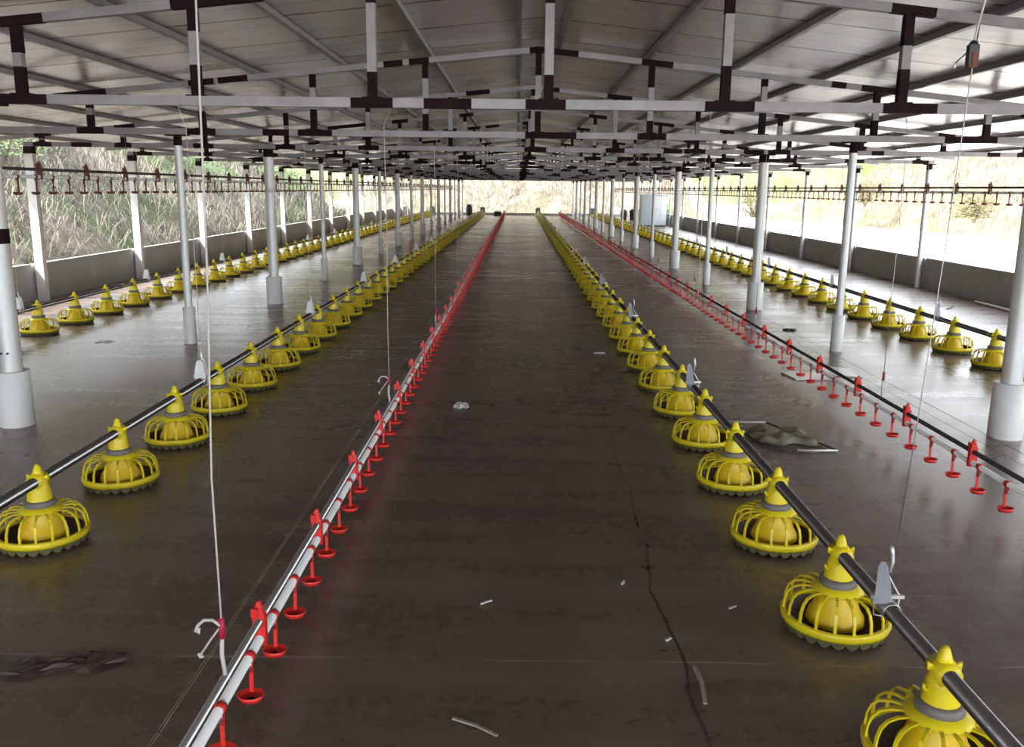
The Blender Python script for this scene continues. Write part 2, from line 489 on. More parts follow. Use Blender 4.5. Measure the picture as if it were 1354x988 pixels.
# ------------------------------------------------------------------ roof trusses and purlins
STRUTS = [CX + 1.03 * i for i in range(-6, 7)]
def chord(f, x0, x1, w, h, dark, mb):
    """a square tube from x0 to x1 following z=f(x), dark painted on the given stretches"""
    cuts = sorted(set([x0, x1] + [c for d in dark for c in d if x0 < c < x1]))
    for a, c in zip(cuts, cuts[1:]):
        mid = (a + c) / 2
        m = Mt['primer'] if any(d[0] <= mid <= d[1] for d in dark) else Mt['silver']
        mb.bar((a, 0, f(a)), (c, 0, f(c)), w, h, m)
for k in range(NB):
    y = Y0 + BAY * k
    t = thing('roof_truss', (0, y, 0), 'silver painted steel roof truss with dark welds, %s from the front' % nth(k + 1), 'roof truss', 'roof trusses')
    rr = random.Random(k * 13 + 5)
    dark = [(x - .10 - rr.uniform(0, .06), x + .10 + rr.uniform(0, .08)) for x in STRUTS if rr.random() < .8]
    dark += [(a, a + rr.uniform(.12, .3)) for a in [rr.uniform(-6, 6) for _ in range(5)]]
    if k == 0: dark.append((-.56, -.28))
    b = MB(); chord(lambda x: CHZ, WL - .06, WR + .06, .05, .055, dark, b); b.build('bottom_chord', t)
    for s_ in (-1, 1):
        dk = [(x - .08 - rr.uniform(0, .04), x + .10 + rr.uniform(0, .1)) for x in STRUTS if rr.random() < .7]
        dk += [(a, a + rr.uniform(.12, .3)) for a in [rr.uniform(-6, 6) for _ in range(5)]]
        if s_ < 0: x0, x1 = CX - 6.75, CX
        else: x0, x1 = CX, CX + 6.75
        b = MB(); chord(topz, x0, x1, .05, .05, dk, b); b.build('top_chord', t)
    for x in STRUTS:
        z0, z1 = CHZ + .0275, topz(x) - .025
        if z1 - z0 < .04: continue
        L_ = z1 - z0
        d0 = min(.16 + rr.uniform(-.05, .05), L_ * .4); d1 = min(.12 + rr.uniform(-.06, .08), L_ * .4)
        b = MB()
        b.bar((x, 0, z0), (x, 0, z0 + d0), .054, .05, Mt['primer'], (0, 1, 0))
        b.bar((x, 0, z0 + d0), (x, 0, z1 - d1), .052, .048, Mt['silver'], (0, 1, 0))
        b.bar((x, 0, z1 - d1), (x, 0, z1), .054, .05, Mt['primer'], (0, 1, 0))
        b.box((x - .06, -.028, z0 - .001), (x + .06, .028, z0 + .006), Mt['primer'])
        b.build('strut', t)

px = [CX - .18 - .8 * i for i in range(9)] + [CX + .18 + .8 * i for i in range(9)]
for i, x in enumerate(px):
    if abs(x - CX) > 6.8: continue
    b = MB(); zc = topz(x) + .025 + .02
    b.bar((0, -6, 0), (0, YEND + .4, 0), .04, .04, Mt['silver'])
    n = (i % 9) + 1
    tag(b.build('purlin', None, (x, 0, zc)),
        'long silver roof purlin, %s from the ridge on the %s slope' % (nth(n), 'left' if i < 9 else 'right'), 'purlin', 'purlins under the roof')

# ------------------------------------------------------------------ feeder lines
PZ = .275   # height of the feed tube
def feeder_meshes(lod):
    """cap, collar ring, grill, inner cone, pan"""
    n = 28 if lod == 0 else 14
    cap = MB(); Y = Mt['yellow']
    cap.lathe([(.050, .186), (.047, .215), (.043, .245)], Y, n if lod else 20)
    cap.lathe([(.043, .245), (.036, .262), (.034, .29), (.026, .305)], Y, 12, cap1=True)
    cap.tube([(0, -.036, PZ), (0, .036, PZ)], .034, Y, 14)
    # the upright tongue and side ears of the clip over the tube
    cap.tube([(0, 0, .296), (0, .004, .318), (0, .004, .336), (0, 0, .345)], [.023, .019, .013, .006], Y, 10)
    if lod == 0:
        for s_ in (-1, 1):
            cap.tube([(s_ * .030, .0, PZ + .012), (s_ * .041, .0, PZ + .022), (s_ * .040, 0, PZ + .006)], [.011, .009, .006], Y, 8)
        cap.tube([(-.043, -.010, .225), (-.054, -.012, .236), (-.054, -.012, .246)], [.006, .005, .004], Y, 6)
    ring = MB(); ring.lathe([(.050, .162), (.061, .164), (.064, .172), (.063, .186), (.057, .194), (.046, .194)], Mt['ringgrey'], n if lod else 24)
    g = MB()
    ns = 18
    g.lathe([(.052, .170), (.066, .166), (.088, .152), (.090, .147), (.072, .152)], Y, n)           # shoulder
    g.lathe([(.166, .060), (.180, .063), (.185, .056), (.185, .044), (.181, .032), (.170, .034), (.166, .060)], Y, n + 8)   # rim
    for k in range(ns):
        a = 2 * pi * (k + .5) / ns
        prof = [(.086, .150), (.118, .151), (.146, .143), (.164, .124), (.173, .096), (.176, .060)]
        if lod: prof = [(.086, .150), (.146, .143), (.171, .105), (.176, .060)]
        pts = [(r * cos(a), r * sin(a), z) for r, z in prof]
        w = .0095
        for p, q in zip(pts, pts[1:]):
            p, q = Vector(p), Vector(q)
            tdir = Vector((-sin(a), cos(a), 0)); d = (q - p).normalized(); nn = d.cross(tdir)
            e = d * .002
            vs_ = [p - e + tdir * (i * w / 2) + nn * (j * .0028) for i, j in ((-1, -1), (1, -1), (1, 1), (-1, 1))] + \
                  [q + e + tdir * (i * w / 2) + nn * (j * .0028) for i, j in ((-1, -1), (1, -1), (1, 1), (-1, 1))]
            g.add(vs_, [(0, 1, 2, 3), (7, 6, 5, 4), (0, 4, 5, 1), (1, 5, 6, 2), (2, 6, 7, 3), (3, 7, 4, 0)], Y)
    cone = MB()
    cone.lathe([(.060, .158), (.066, .120), (.078, .080), (.092, .058), (.098, .040), (.098, .030)], Mt['amber'], n, wave=[0, .0015, .002, .002, .001, 0])
    pan = MB()
    ns = 44 if lod == 0 else 20
    pan.lathe([(0.001, .014), (.11, .012), (.148, .018), (.166, .050)], Mt['feedstain'], ns)
    pan.lathe([(.166, .050), (.169, .040), (.170, .038), (.158, .018), (.145, .006), (.10, .002), (.001, .002)],
              Mt['pan'], ns, wave=None)
    # scalloped skirt of grip bumps under the rim
    nt_ = 24
    for k in range(nt_):
        a0 = 2 * pi * k / nt_
        pts = [(-.5, .030), (-.42, .018), (-.22, .007), (0, .003), (.22, .007), (.42, .018), (.5, .030)]
        if lod: pts = [(-.5, .030), (-.3, .008), (.3, .008), (.5, .030)]
        vs_ = []
        for rr_ in (.181, .172):
            for u, z in pts:
                t_a = a0 + u * 2 * pi / nt_
                q = rr_ - (.038 - z) * .30
                vs_.append((q * cos(t_a), q * sin(t_a), z))
        n_ = len(pts)
        pan.add(vs_, [tuple(range(n_))] + [(i, n_ + i, n_ + i + 1, i + 1) for i in range(n_ - 1)], Mt['pan'])
    return cap, ring, g, cone, pan
def merged(parts, name):
    o = MB()
    for p in parts:
        off = len(o.v)
        o.v += p.v; o.f += [tuple(i + off for i in f) for f in p.f]; o.sm += p.sm
        o.m += [o.mi(p.mats[i]) for i in p.m]
    return o.mesh(name)
NAMES = ('cap', 'collar_ring', 'grill', 'feed_cone', 'pan')
near_m = [p.mesh(n) for p, n in zip(feeder_meshes(0), NAMES)]
mid_m = [p.mesh(n) for p, n in zip(feeder_meshes(1), NAMES)]
far_m = merged(feeder_meshes(1), 'feeder')

def make_feeder(meshes):
    t = link('pan_feeder', None)
    for n, me in zip(NAMES, meshes): link(n, me, t)
    return t
proto_near = make_feeder(near_m); proto_mid = make_feeder(mid_m)
used = set()
def place_feeder(x, y, rot_z, label, group):
    if y > 24:
        t = link('pan_feeder', far_m)
    else:
        src = proto_near if y < 10 else proto_mid
        if src.name not in used:
            t = src; used.add(src.name)
        else:
            t = src.copy(); COL.objects.link(t)
            for ch in list(src.children):
                c = ch.copy(); COL.objects.link(c); c.parent = t
    t.location = (x, y, 0); t.rotation_euler = (0, 0, rot_z)
    tag(t, label, 'poultry feeder', group)

FEED = [('along the left wall', -4.86, 8.03, 56), ('left of the aisle', -2.01, 3.50, 63), ('right of the aisle', 1.13, 2.09, 65), ('along the right wall', 4.22, 6.87, 58)]
for desc, x, y0, n in FEED:
    for k in range(n):
        y = y0 + .75 * k
        place_feeder(x, y, R.choice((0, 2 * pi / 14, 4 * pi / 14)) * 0,
                     'yellow caged pan feeder, %s from the front in the row %s' % (nth(k + 1), desc), 'feeders in the row ' + desc)
    b = MB(); yb = max(0.6, y0 - 1.6)
    b.tube([(0, yb, 0), (0, YEND - .7, 0)], .0225, Mt['auger'], 14)
    t = tag(link('feed_tube', None, None, (x, 0, PZ)), 'galvanised feed tube running through the yellow feeders %s' % desc, 'feed pipe')
    b.build('tube', t)
    b = MB()
    yy = 7.7
    while yy < YEND - 1:
        b = MB(); b.tube([(0, yy - .05, 0), (0, yy + .05, 0)], .026, Mt['auger'], 12); b.build('coupling', t)
        yy += 3.0

# hangers: fin shaped shield over a wire bracket, hung from the trusses by a cord
def truss_dy(y):
    n = max(0, min(NB - 1, round((y - Y0) / BAY)))
    d = Y0 + n * BAY - y
    return d if abs(d) < .8 else 0.
def hanger(x, y, desc, k, dark_cord, near):
    t = thing('line_hanger', (x, y, PZ), '%s fin hanger and cord, %s from the front %s' % ('milky' if dark_cord else 'white', nth(k + 1), desc),
              'hanger', 'hangers of the feed tube ' + desc)
    f = MB(); m = Mt['fin'] if dark_cord else Mt['finw']
    # tapered rounded shield standing over the tube, facing the camera end
    prof = [(-.038, .02), (-.030, .08), (-.020, .125), (-.010, .140), (.010, .140), (.020, .125), (.030, .08), (.038, .02)]
    vs_ = [(px_, -.035, pz) for px_, pz in prof] + [(px_ * .9, -.030, pz) for px_, pz in prof]
    n = len(prof)
    if dark_cord: vs_ = [(a_ * .72 - .022 - c_ * .10, b_, c_ * 1.12) for a_, b_, c_ in vs_]
    f.add(vs_, [tuple(range(n)), tuple(reversed(range(n, 2 * n)))] + [(i, (i + 1) % n, n + (i + 1) % n, n + i) for i in range(n)], m)
    vs_ = [(px_ * .8, .035 - .2 * max(0, pz - .02) * .3, pz) for px_, pz in prof] + [(px_ * .75, .030 - .2 * max(0, pz - .02) * .3, pz) for px_, pz in prof]
    if not dark_cord: f.add(vs_, [tuple(range(n)), tuple(reversed(range(n, 2 * n)))] + [(i, (i + 1) % n, n + (i + 1) % n, n + i) for i in range(n)], m)
    f.build('shield', t)
    s = MB(); s.lathe([(.026, -.05), (.028, -.05), (.028, .05), (.026, .05)], Mt['rail'], 14)
    me = s.mesh('saddle'); me.transform(Matrix.Rotation(pi / 2, 4, 'X'))
    link('saddle', me, t)
    w = MB()
    w.tube([(-.034, 0, -.03), (-.040, 0, .03), (-.006, 0, .085), (0, 0, .10), (.006, 0, .085), (.040, 0, .03), (.034, 0, -.03), (0, 0, -.036)], .0028, Mt['alum'], 6, closed=True)
    w.bar((-.05, -.004, .032), (.05, -.004, .032), .012, .010, Mt['alum'])
    w.build('bracket', t)
    c = MB(); zt = CHZ - .0275 - PZ
    rad = .0017 if dark_cord else .0022
    ln = .085 if (dark_cord and k == 0 and x < 2) else 0.
    c.tube([(ln * .1, 0, .10), (.002 + ln * .4, .0, .6), (ln * .7, .0, 1.1), (ln * .9, 0, zt - .12), (ln, truss_dy(y), zt)], rad, Mt['wire'] if dark_cord else Mt['rope'], 5)
    if near: c.tube([(0, 0, .11), (.008, 0, .14), (.004, 0, .17), (0, 0, .19)], .006, Mt['alum'], 6)
    c.build('cord', t)
    return t
for desc, x, y0, n in FEED:
    k0 = 0 if x > 0 and x < 2 else 1
    for k in range(k0, 17):
        y = 2.46 + 3 * k + (.26 if x > 4 else 0)
        if y > YEND - 1 or y < y0 - 1.2: continue
        h = hanger(x, y, desc, k - k0, x > 0, k < 3)

# ------------------------------------------------------------------ drinker lines
def drip_cup_mesh(lod, m=None):
    m = m or Mt['red']; b = MB()
    n = 14 if lod == 0 else 8
    # saddle clipped round the water pipe
    b.tube([(0, -.012, 0), (0, .012, 0)], .0165, m, n)
    # bowed arm down one side
    b.bar((0, .010, -.012), (0, .012, -.050), .013, .006, m, (0, 1, 0))
    b.bar((0, .012, -.048), (0, .008, -.112), .011, .006, m, (0, 1, 0))
    b.bar((0, -.010, -.014), (0, .006, -.050), .009, .005, m, (0, 1, 0))
    # oval cup
    prof = [(.012, -.128), (.024, -.126), (.033, -.112), (.035, -.112), (.027, -.131), (.012, -.134)]
    vs_ = []; fs = []
    for r, z in prof:
        for q in range(n):
            t = 2 * pi * q / n
            vs_.append((r * 1.12 * cos(t), -.004 + r * .9 * sin(t), z))
    for i in range(len(prof) - 1):
        for q in range(n):
            l = (q + 1) % n
            fs.append((i * n + q, i * n + l, (i + 1) * n + l, (i + 1) * n + q))
    fs.append(tuple(range(n))); fs.append(tuple(reversed([(len(prof) - 1) * n + q for q in range(n)])))
    b.add(vs_, fs, m, True)
    return b
def clip_mesh(m=None):
    m = m or Mt['red']; b = MB()
    b.box((-.020, -.010, -.020), (.020, .010, .016), m)
    b.box((-.019, -.011, .016), (.019, .011, .076), m)
    v = [(-.016, -.010, .076), (.016, -.010, .076), (.016, .010, .076), (-.016, .010, .076), (-.004, -.006, .118), (.004, -.006, .118), (.004, .006, .118), (-.004, .006, .118)]
    b.add(v, [(0, 1, 5, 4), (1, 2, 6, 5), (2, 3, 7, 6), (3, 0, 4, 7), (4, 5, 6, 7)], m)
    b.box((-.019, -.020, .076), (.0, .020, .100), m)
    return b
cup_near, cup_far = drip_cup_mesh(0), drip_cup_mesh(1)
cup_near_me, cup_far_me = cup_near.mesh('drip_cup'), cup_far.mesh('drip_cup')
clip_me = clip_mesh().mesh('clip')
backlit_cup = drip_cup_mesh(1, Mt['dark_backlit_red']); backlit_cup_me = backlit_cup.mesh('drip_cup'); backlit_clip_me = clip_mesh(Mt['dark_backlit_red']).mesh('clip')  # same red plastic as the low cups, colour darkened to look backlit
pin = MB(); pin.tube([(0, 0, -.014), (0, 0, -.034), (0, 0, -.046)], [.007, .006, .0025], Mt['rail'], 8)
pin_me = pin.mesh('nipple')
def drinker_line(x, z, y_cup, y_clip, y_start, desc, low):
    t = tag(link('drinker_line', None, None, (x, 0, z)), desc, 'drinker line')
    b = MB(); b.tube([(0, y_start, 0), (0, YEND - 1.2, 0)], .0135, Mt['pvc'], 12); b.build('water_pipe', t)
    b = MB()
    b.tube([(0, y_start, .055), (0, YEND - 1.2, .055)], .0115, Mt['rail'] if x < 0 and low else Mt['darkrail'], 10)
    b.build('support_rail', t)
    if low:
        b = MB(); b.tube([(-.0, y_start, .17), (0, YEND - 1.2, .17)], .0012, Mt['wire'], 4)
        b.tube([(-.03, y_start, .135), (-.03, YEND - 1.2, .135)], .0009, Mt['wire'], 4)
        b.build('perch_wire', t)
    n = 0; far = MB(); y = y_cup
    while y < YEND - 1.4:
        if n < 100:
            c = link('drip_cup', backlit_cup_me if not low else cup_near_me if y < 9 else cup_far_me, t, (0, y, 0))
            if y < 7: link('nipple', pin_me, c)
        else:
            off = len(far.v)
            far.v += [(a, bb + y, c) for a, bb, c in cup_far.v]
            far.f += [tuple(i + off for i in f) for f in cup_far.f]; far.sm += cup_far.sm
            k = far.mi(Mt['red'] if low else Mt['dark_backlit_red']); far.m += [k] * len(cup_far.f)
        n += 1; y += .25
    if far.v: tag(far.build('drip_cup', t), kind='stuff')
    y = y_clip
    while y < YEND - 1.4:
        link('clip', clip_me if low else backlit_clip_me, t, (0, y, 0)); y += .75
    return t
drinker_line(-.745, .195, 2.00, 2.36, .7, 'white drinker pipe with red drip cups, low over the floor left of the aisle', True)
drinker_line(2.27, .195, 3.60, 4.18, 1.9, 'dark railed drinker line with red drip cups, low right of the aisle', True)
drinker_line(-3.67, 1.55, 4.53, 6.10, 3.2, 'raised dark drinker line, cups darkened as backlit, hoisted head high before the left wall', False)
drinker_line(5.18, 1.515, 5.69, 6.10, 3.2, 'raised dark drinker line, cups darkened as backlit, hoisted head high before the right wall', False)

def drinker_cord(x, y, z, k, side, tail):
    t = thing('suspension_cord', (x, y, z), 'thin cord %s from the front holding the %s drinker line' % (nth(k + 1), side), 'cord', 'cords of the %s drinker line' % side)
    c = MB(); zt = CHZ - .0275 - z
    if zt > .9:
        ln = .035 if (k == 0 and x < 0) else 0.
        c.tube([(0, 0, .20), (-.002, 0, .6), (.004 + ln * .4, 0, 1.1), (-.003 + ln * .9, 0, zt - .12), (-.004 + ln, truss_dy(y), zt)], .0026 if k == 0 and x < 0 else .0020, Mt['rope'] if x < 0 else Mt['wire'], 6)
        c.build('cord', t)
        c = MB(); c.tube([(.002, 0, .066), (-.004, 0, .12), (0, 0, .20)], .0058, Mt['rope'], 6)
        c.tube([(0, 0, .061), (.013, 0, .055), (0, 0, .041), (-.013, 0, .055), (0, 0, .067)], .0022, Mt['rope'], 5)
        c.build('loop', t)
        c = MB(); c.tube([(0, 0, .17), (0, 0, .225)], .0085, Mt['redcord'], 8); c.build('binding', t)
        if tail:
            c = MB()
            c.tube([(0, -.004, .205), (-.020, -.006, .222), (-.042, -.006, .222), (-.060, -.006, .205), (-.066, -.006, .190), (-.058, -.006, .186), (-.056, -.006, .200)], .0042, Mt['rope'], 7)
            c.tube([(-.004, -.004, .20), (-.030, -.004, .165), (-.056, -.004, .125)], .0028, Mt['rope'], 6)
            c.tube([(-.062, -.004, .128), (-.058, -.004, .118), (-.05, -.004, .120)], .005, Mt['rope'], 6)
            c.build('loose_end', t)
    else:
        c.tube([(0, 0, .065), (0, 0, zt - .05), (0, truss_dy(y), zt)], .0016, Mt['wire'], 5); c.build('cord', t)
        c = MB(); c.tube([(0, 0, .061), (.013, 0, .055), (0, 0, .041), (-.013, 0, .055), (0, 0, .067)], .002, Mt['wire'], 5); c.build('loop', t)
    return t
for k in range(16):
    drinker_cord(-.745, 2.05 + 2.96 * k, .195, k, 'low left', k < 2)
    drinker_cord(2.27, 5.30 + 2.96 * k, .195, k, 'low right', False) if k < 15 else None
    if k < 15:
        drinker_cord(-3.67, 5.40 + 3 * k, 1.55, k, 'raised left', False)
        drinker_cord(5.18, 5.40 + 3 * k, 1.515, k, 'raised right', False)

# ratchet winch above the nearest right hanger
t = thing('hand_winch', (1.203, 2.46, 1.835), 'small grey and red ratchet block hanging under the roof at the upper right', 'winch')
b = MB()
b.box((-.013, -.010, .0), (.013, .010, .052), Mt['blackmetal'])
b.lathe([(.013, .052), (.009, .060), (.003, .064)], Mt['blackmetal'], 12, cap1=True)
b.build('housing', t)
b = MB(); b.box((-.004, -.0125, -.006), (.010, -.010, .034), Mt['dark_backlit_red']); b.box((-.011, -.011, -.006), (.011, .011, .0), Mt['dark_backlit_red']); b.build('red_plate', t)
b = MB(); b.tube([(-.012, 0, .035), (-.034, 0, .015), (-.044, 0, .004)], .0018, Mt['blackmetal'], 6); b.tube([(-.044, 0, -.008), (-.044, 0, .006)], .0035, Mt['alum'], 6); b.build('lever', t)
b = MB(); b.tube([(0, 0, .06), (.010, 0, .12), (.022, 0, .20), (.04, 0, .30), (.09, .4, .74)], [.004, .0025, .006, .006, .006], Mt['rope'], 6); b.build('strap', t)

# ------------------------------------------------------------------ loose things on the floor
def slab(name, pts, z0, z1, m, label, cat, group=None):
    b = MB(); n = len(pts)
    cx = sum(p[0] for p in pts) / n; cy = sum(p[1] for p in pts) / n
    v = [(x - cx, y - cy, z0) for x, y in pts] + [(x - cx, y - cy, z1) for x, y in pts]
    b.add(v, [tuple(reversed(range(n))), tuple(range(n, 2 * n))] + [(i, (i + 1) % n, n + (i + 1) % n, n + i) for i in range(n)], m)
    return tag(b.build(name, None, (cx, cy, 0)), label, cat, group)
slab('board', [(2.28, 6.98), (2.62, 7.02), (2.56, 7.28), (2.24, 7.25)], .001, .012, Mt['sheet'], 'dusty white board lying under the right drinker line, its near left piece', 'board')
slab('board', [(2.60, 7.20), (2.86, 7.08), (2.88, 7.44), (2.66, 7.58)], .001, .010, Mt['sheet'], 'dusty white board lying right of the low right drinker rail', 'board')

def bars(name, segs, r, m, label, cat, parent=None):
    b = MB()
    for s_ in segs: b.tube(s_, r, m, 7)
    o = b.build(name, parent)
    if label: tag(o, label, cat)
    return o
t = thing('bent_frame', (1.6, 5.2, 0), 'bent thin pale metal frame lying on the floor behind the right feeders', 'frame')
b = MB()
P = [(-.22, .40, .012), (.05, .38, .012), (.30, -.24, .012), (.06, -.24, .012)]
b.tube(P[0:2], .007, Mt['alum'], 8); b.tube([P[1], (.18, .08, .012), P[2]], .006, Mt['blackmetal'], 8); b.tube(P[2:4], .008, Mt['alum'], 8)
b.tube([P[3], (-.12, -.10, .012), P[0]], .006, Mt['blackmetal'], 8)
b.build('bar', t)
b = MB(); vs_ = []; fs = []; nu, nv = 22, 14
for i in range(nu + 1):
    for j in range(nv + 1):
        u, v = i / nu, j / nv
        x = 1.47 + .36 * u + .02 * sin(v * 9); y = 5.10 + .34 * v + .03 * sin(u * 11 + 1)
        edge = min(u, 1 - u, v, 1 - v) * 8
        z = .004 + min(1, edge) * (.030 + .009 * sin(u * 13 + v * 5) + .008 * sin(v * 19 - u * 9) + .005 * sin(u * 31 + v * 17))
        vs_.append((x - 1.65, y - 5.27, z))
for i in range(nu):
    for j in range(nv):
        a = i * (nv + 1) + j; fs.append((a, a + nv + 1, a + nv + 2, a + 1))
b.add(vs_, fs, Mt['sack'], True)
tag(b.build('sack', None, (1.65, 5.27, 0)), 'crumpled grey-green sack lying inside the bent metal frame', 'sack')

def crumple(name, x, y, sx, sy, hz, m, label, cat, seed, rot=0):
    r_ = random.Random(seed); b = MB(); nu, nv = 12, 10; vs_ = []; fs = []
    for i in range(nu + 1):
        for j in range(nv + 1):
            u, v = i / nu - .5, j / nv - .5
            k = 1 + .25 * sin(8 * u + seed) * cos(9 * v)
            e = max(0, 1 - 2 * max(abs(u), abs(v)))
            vs_.append((u * sx * k, v * sy * (1 + .3 * sin(11 * u + seed)), .002 + hz * min(1, 4 * e) * r_.uniform(.2, 1)))
    for i in range(nu):
        for j in range(nv):
            a = i * (nv + 1) + j; fs.append((a, a + nv + 1, a + nv + 2, a + 1))
    b.add(vs_, fs, m)
    o = b.build(name, None, (x, y, 0)); o.rotation_euler.z = rot
    return tag(o, label, cat)
crumple('paper_scrap', -.381, 5.95, .10, .10, .03, Mt['scrap'], 'crumpled white scrap in the middle of the aisle floor', 'scrap', 3)
crumple('plastic_film', -1.42, 2.52, .36, .11, .018, Mt['film'], 'dark crumpled plastic film on the floor at the lower left', 'plastic film', 5, .25)
crumple('paper_scrap', .78, 8.06, .10, .04, .012, Mt['scrap'], 'small pale flake beside the right feeders, well up the aisle', 'scrap', 8)
crumple('paper_scrap', .86, 14.4, .30, .12, .012, Mt['scrap'], 'pale flattened scrap at the left edge of the right feeders, far up the aisle', 'scrap', 9)
crumple('rubber_scrap', 3.02, 9.6, .14, .10, .02, Mt['black'], 'small black scrap on the floor right of the low right drinker line', 'scrap', 11)
crumple('paper_scrap', -4.0, 8.35, .16, .10, .012, Mt['scrap'], 'flat pale scrap on the left bay floor inside the left feeder row', 'scrap', 12)
def stick(p0, p1, w, m, label, cat='stick', name='wood_sliver'):
    b = MB(); a = Vector((*p0, .006)); c = Vector((*p1, .006)); o = (a + c) / 2; o.z = 0
    mid = (a + c) / 2 + Vector((w * .5, w * .3, .002))
    b.bar(a - o, mid - o, w, .006, m); b.bar(mid - o, c - o, w * .85, .005, m)
    return tag(b.build(name, None, tuple(o)), label, cat)
stick((.585, 2.56), (.575, 2.35), .014, Mt['wood'], 'grey split stick on the floor beside the long crack')
stick((-.17, 2.26), (-.04, 2.18), .010, Mt['wood'], 'thin grey sliver on the floor at the bottom centre')
stick((-.12, 2.97), (-.08, 3.0), .009, Mt['scrap'], 'tiny white chip on the dark floor left of the aisle middle', 'chip', 'paint_chip')
stick((.79, 2.96), (.82, 2.98), .008, Mt['scrap'], 'tiny white chip on the floor left of the second right feeder', 'chip', 'paint_chip')
stick((.42, 3.15), (.43, 3.18), .009, Mt['scrap'], 'tiny pale chip on the floor right of the aisle middle', 'chip', 'paint_chip')
stick((.52, 2.72), (.54, 2.74), .008, Mt['scrap'], 'tiny white chip just behind the grey split stick', 'chip', 'paint_chip')
b = MB(); b.tube([(0, 0, .022), (0, 1.35, .022)], .02, Mt['pvc'], 10)
tag(b.build('loose_pipe', None, (6.42, 10.9, 0)), 'white loose pipe lying at the foot of the right wall', 'pipe')
stick((5.70, 11.55), (5.95, 11.9), .03, Mt['black'], 'black strip lying on the floor near the right wall', 'strip', 'rubber_strip')
stick((2.42, 3.86), (2.47, 3.70), .02, Mt['black'], 'short black strip on the floor under the right drinker line', 'strip', 'rubber_strip')
crumple('litter_flake', 2.62, 4.02, .10, .06, .01, Mt['black'], 'dark flake on the floor right of the right drinker line', 'scrap', 15)

# ------------------------------------------------------------------ far end furniture
def motor_unit(x, label):
    t = thing('feed_motor', (x, YEND - .95, 0), label, 'motor')
    b = MB(); b.box((-.13, .16, .10), (.13, .55, .42), Mt['green']); b.box((-.10, .18, .42), (.10, .5, .47), Mt['green']); b.build('housing', t)
    b = MB(); b.tube([(0, .0, PZ), (0, .2, PZ)], .06, Mt['rail'], 12); b.build('gear_neck', t)
    for s_ in (-1, 1):
        b = MB(); b.box((s_ * .11 - .015, .2, 0), (s_ * .11 + .015, .5, .10), Mt['blackmetal']); b.build('leg', t)
motor_unit(-2.01, 'green feed motor at the far end of the feeder row left of the aisle')
motor_unit(1.13, 'green feed motor at the far end of the feeder row right of the aisle')
motor_unit(4.22, 'green feed motor at the far end of the feeder row along the right wall')
motor_unit(-4.86, 'green feed motor at the far end of the feeder row along the left wall')

t = thing('tool_crate', (-1.15, 49.8, 0), 'black box on the floor at the far end of the aisle', 'box')
b = MB(); b.box((-.19, -.15, 0), (.19, .15, .22), Mt['black']); b.build('body', t)
b = MB(); b.box((-.20, -.16, .22), (.20, .16, .26), Mt['blackmetal']); b.tube([(-.08, 0, .26), (-.07, 0, .31), (.07, 0, .31), (.08, 0, .26)], .012, Mt['black'], 6); b.build('lid', t)
t = thing('barrel', (-2.75, 50.0, 0), 'small dark barrel at the far end, left of the left feeder row', 'barrel')
b = MB(); b.lathe([(.12, 0), (.17, .1), (.185, .3), (.17, .5), (.12, .62)], Mt['black'], 18, cap0=True, cap1=True); b.build('body', t)
b = MB(); b.lathe([(.175, .14), (.18, .155), (.175, .17)], Mt['blackmetal'], 18); b.lathe([(.175, .44), (.18, .455), (.175, .47)], Mt['blackmetal'], 18); b.build('hoop', t)

t = thing('metal_cabinet', (5.65, 37.6, 0), 'blue-grey metal cabinet with two doors beside the right wall', 'cabinet')
b = MB(); b.box((-.48, 0, .04), (.62, .45, 1.30), Mt['cabinet']); b.box((-.50, -.02, 1.30), (.64, .47, 1.33), Mt['cabinet']); b.box((-.46, .02, 0), (.60, .43, .04), Mt['blackmetal']); b.build('body', t)
for x0, x1, m_, lab in ((-.46, .06, 'cabinet', 'blue-grey door'), (.08, .60, 'cabwhite', 'paler door')):
    d = MB(); d.box((x0, -.022, .07), (x1, -.001, 1.27), Mt[m_]); d.box((x0 + .06, -.028, .14), (x1 - .06, -.022, 1.20), Mt[m_])
    o = tag(d.build('door', t), lab)
    d = MB(); hx = x1 - .10 if x0 < 0 else x0 + .10
    d.tube([(hx, -.028, .72), (hx, -.055, .72), (hx + .07, -.055, .72)], .010, Mt['black'], 6); d.build('handle', o)
for i, (x, y) in enumerate(((5.25, 44.2), (5.75, 44.6))):
    t = thing('dark_bin', (x, y, 0), 'dark round-topped bin near the right wall, %s of the pair' % ('left' if i == 0 else 'right'), 'bin', 'bins near the right wall')
    b = MB(); b.lathe([(.13, 0), (.17, .42)], Mt['blackmetal'], 16, cap0=True); b.build('body', t)
    b = MB(); b.lathe([(.18, .42), (.18, .45), (.12, .54), (.02, .57)], Mt['black'], 16, cap1=True); b.build('lid', t)

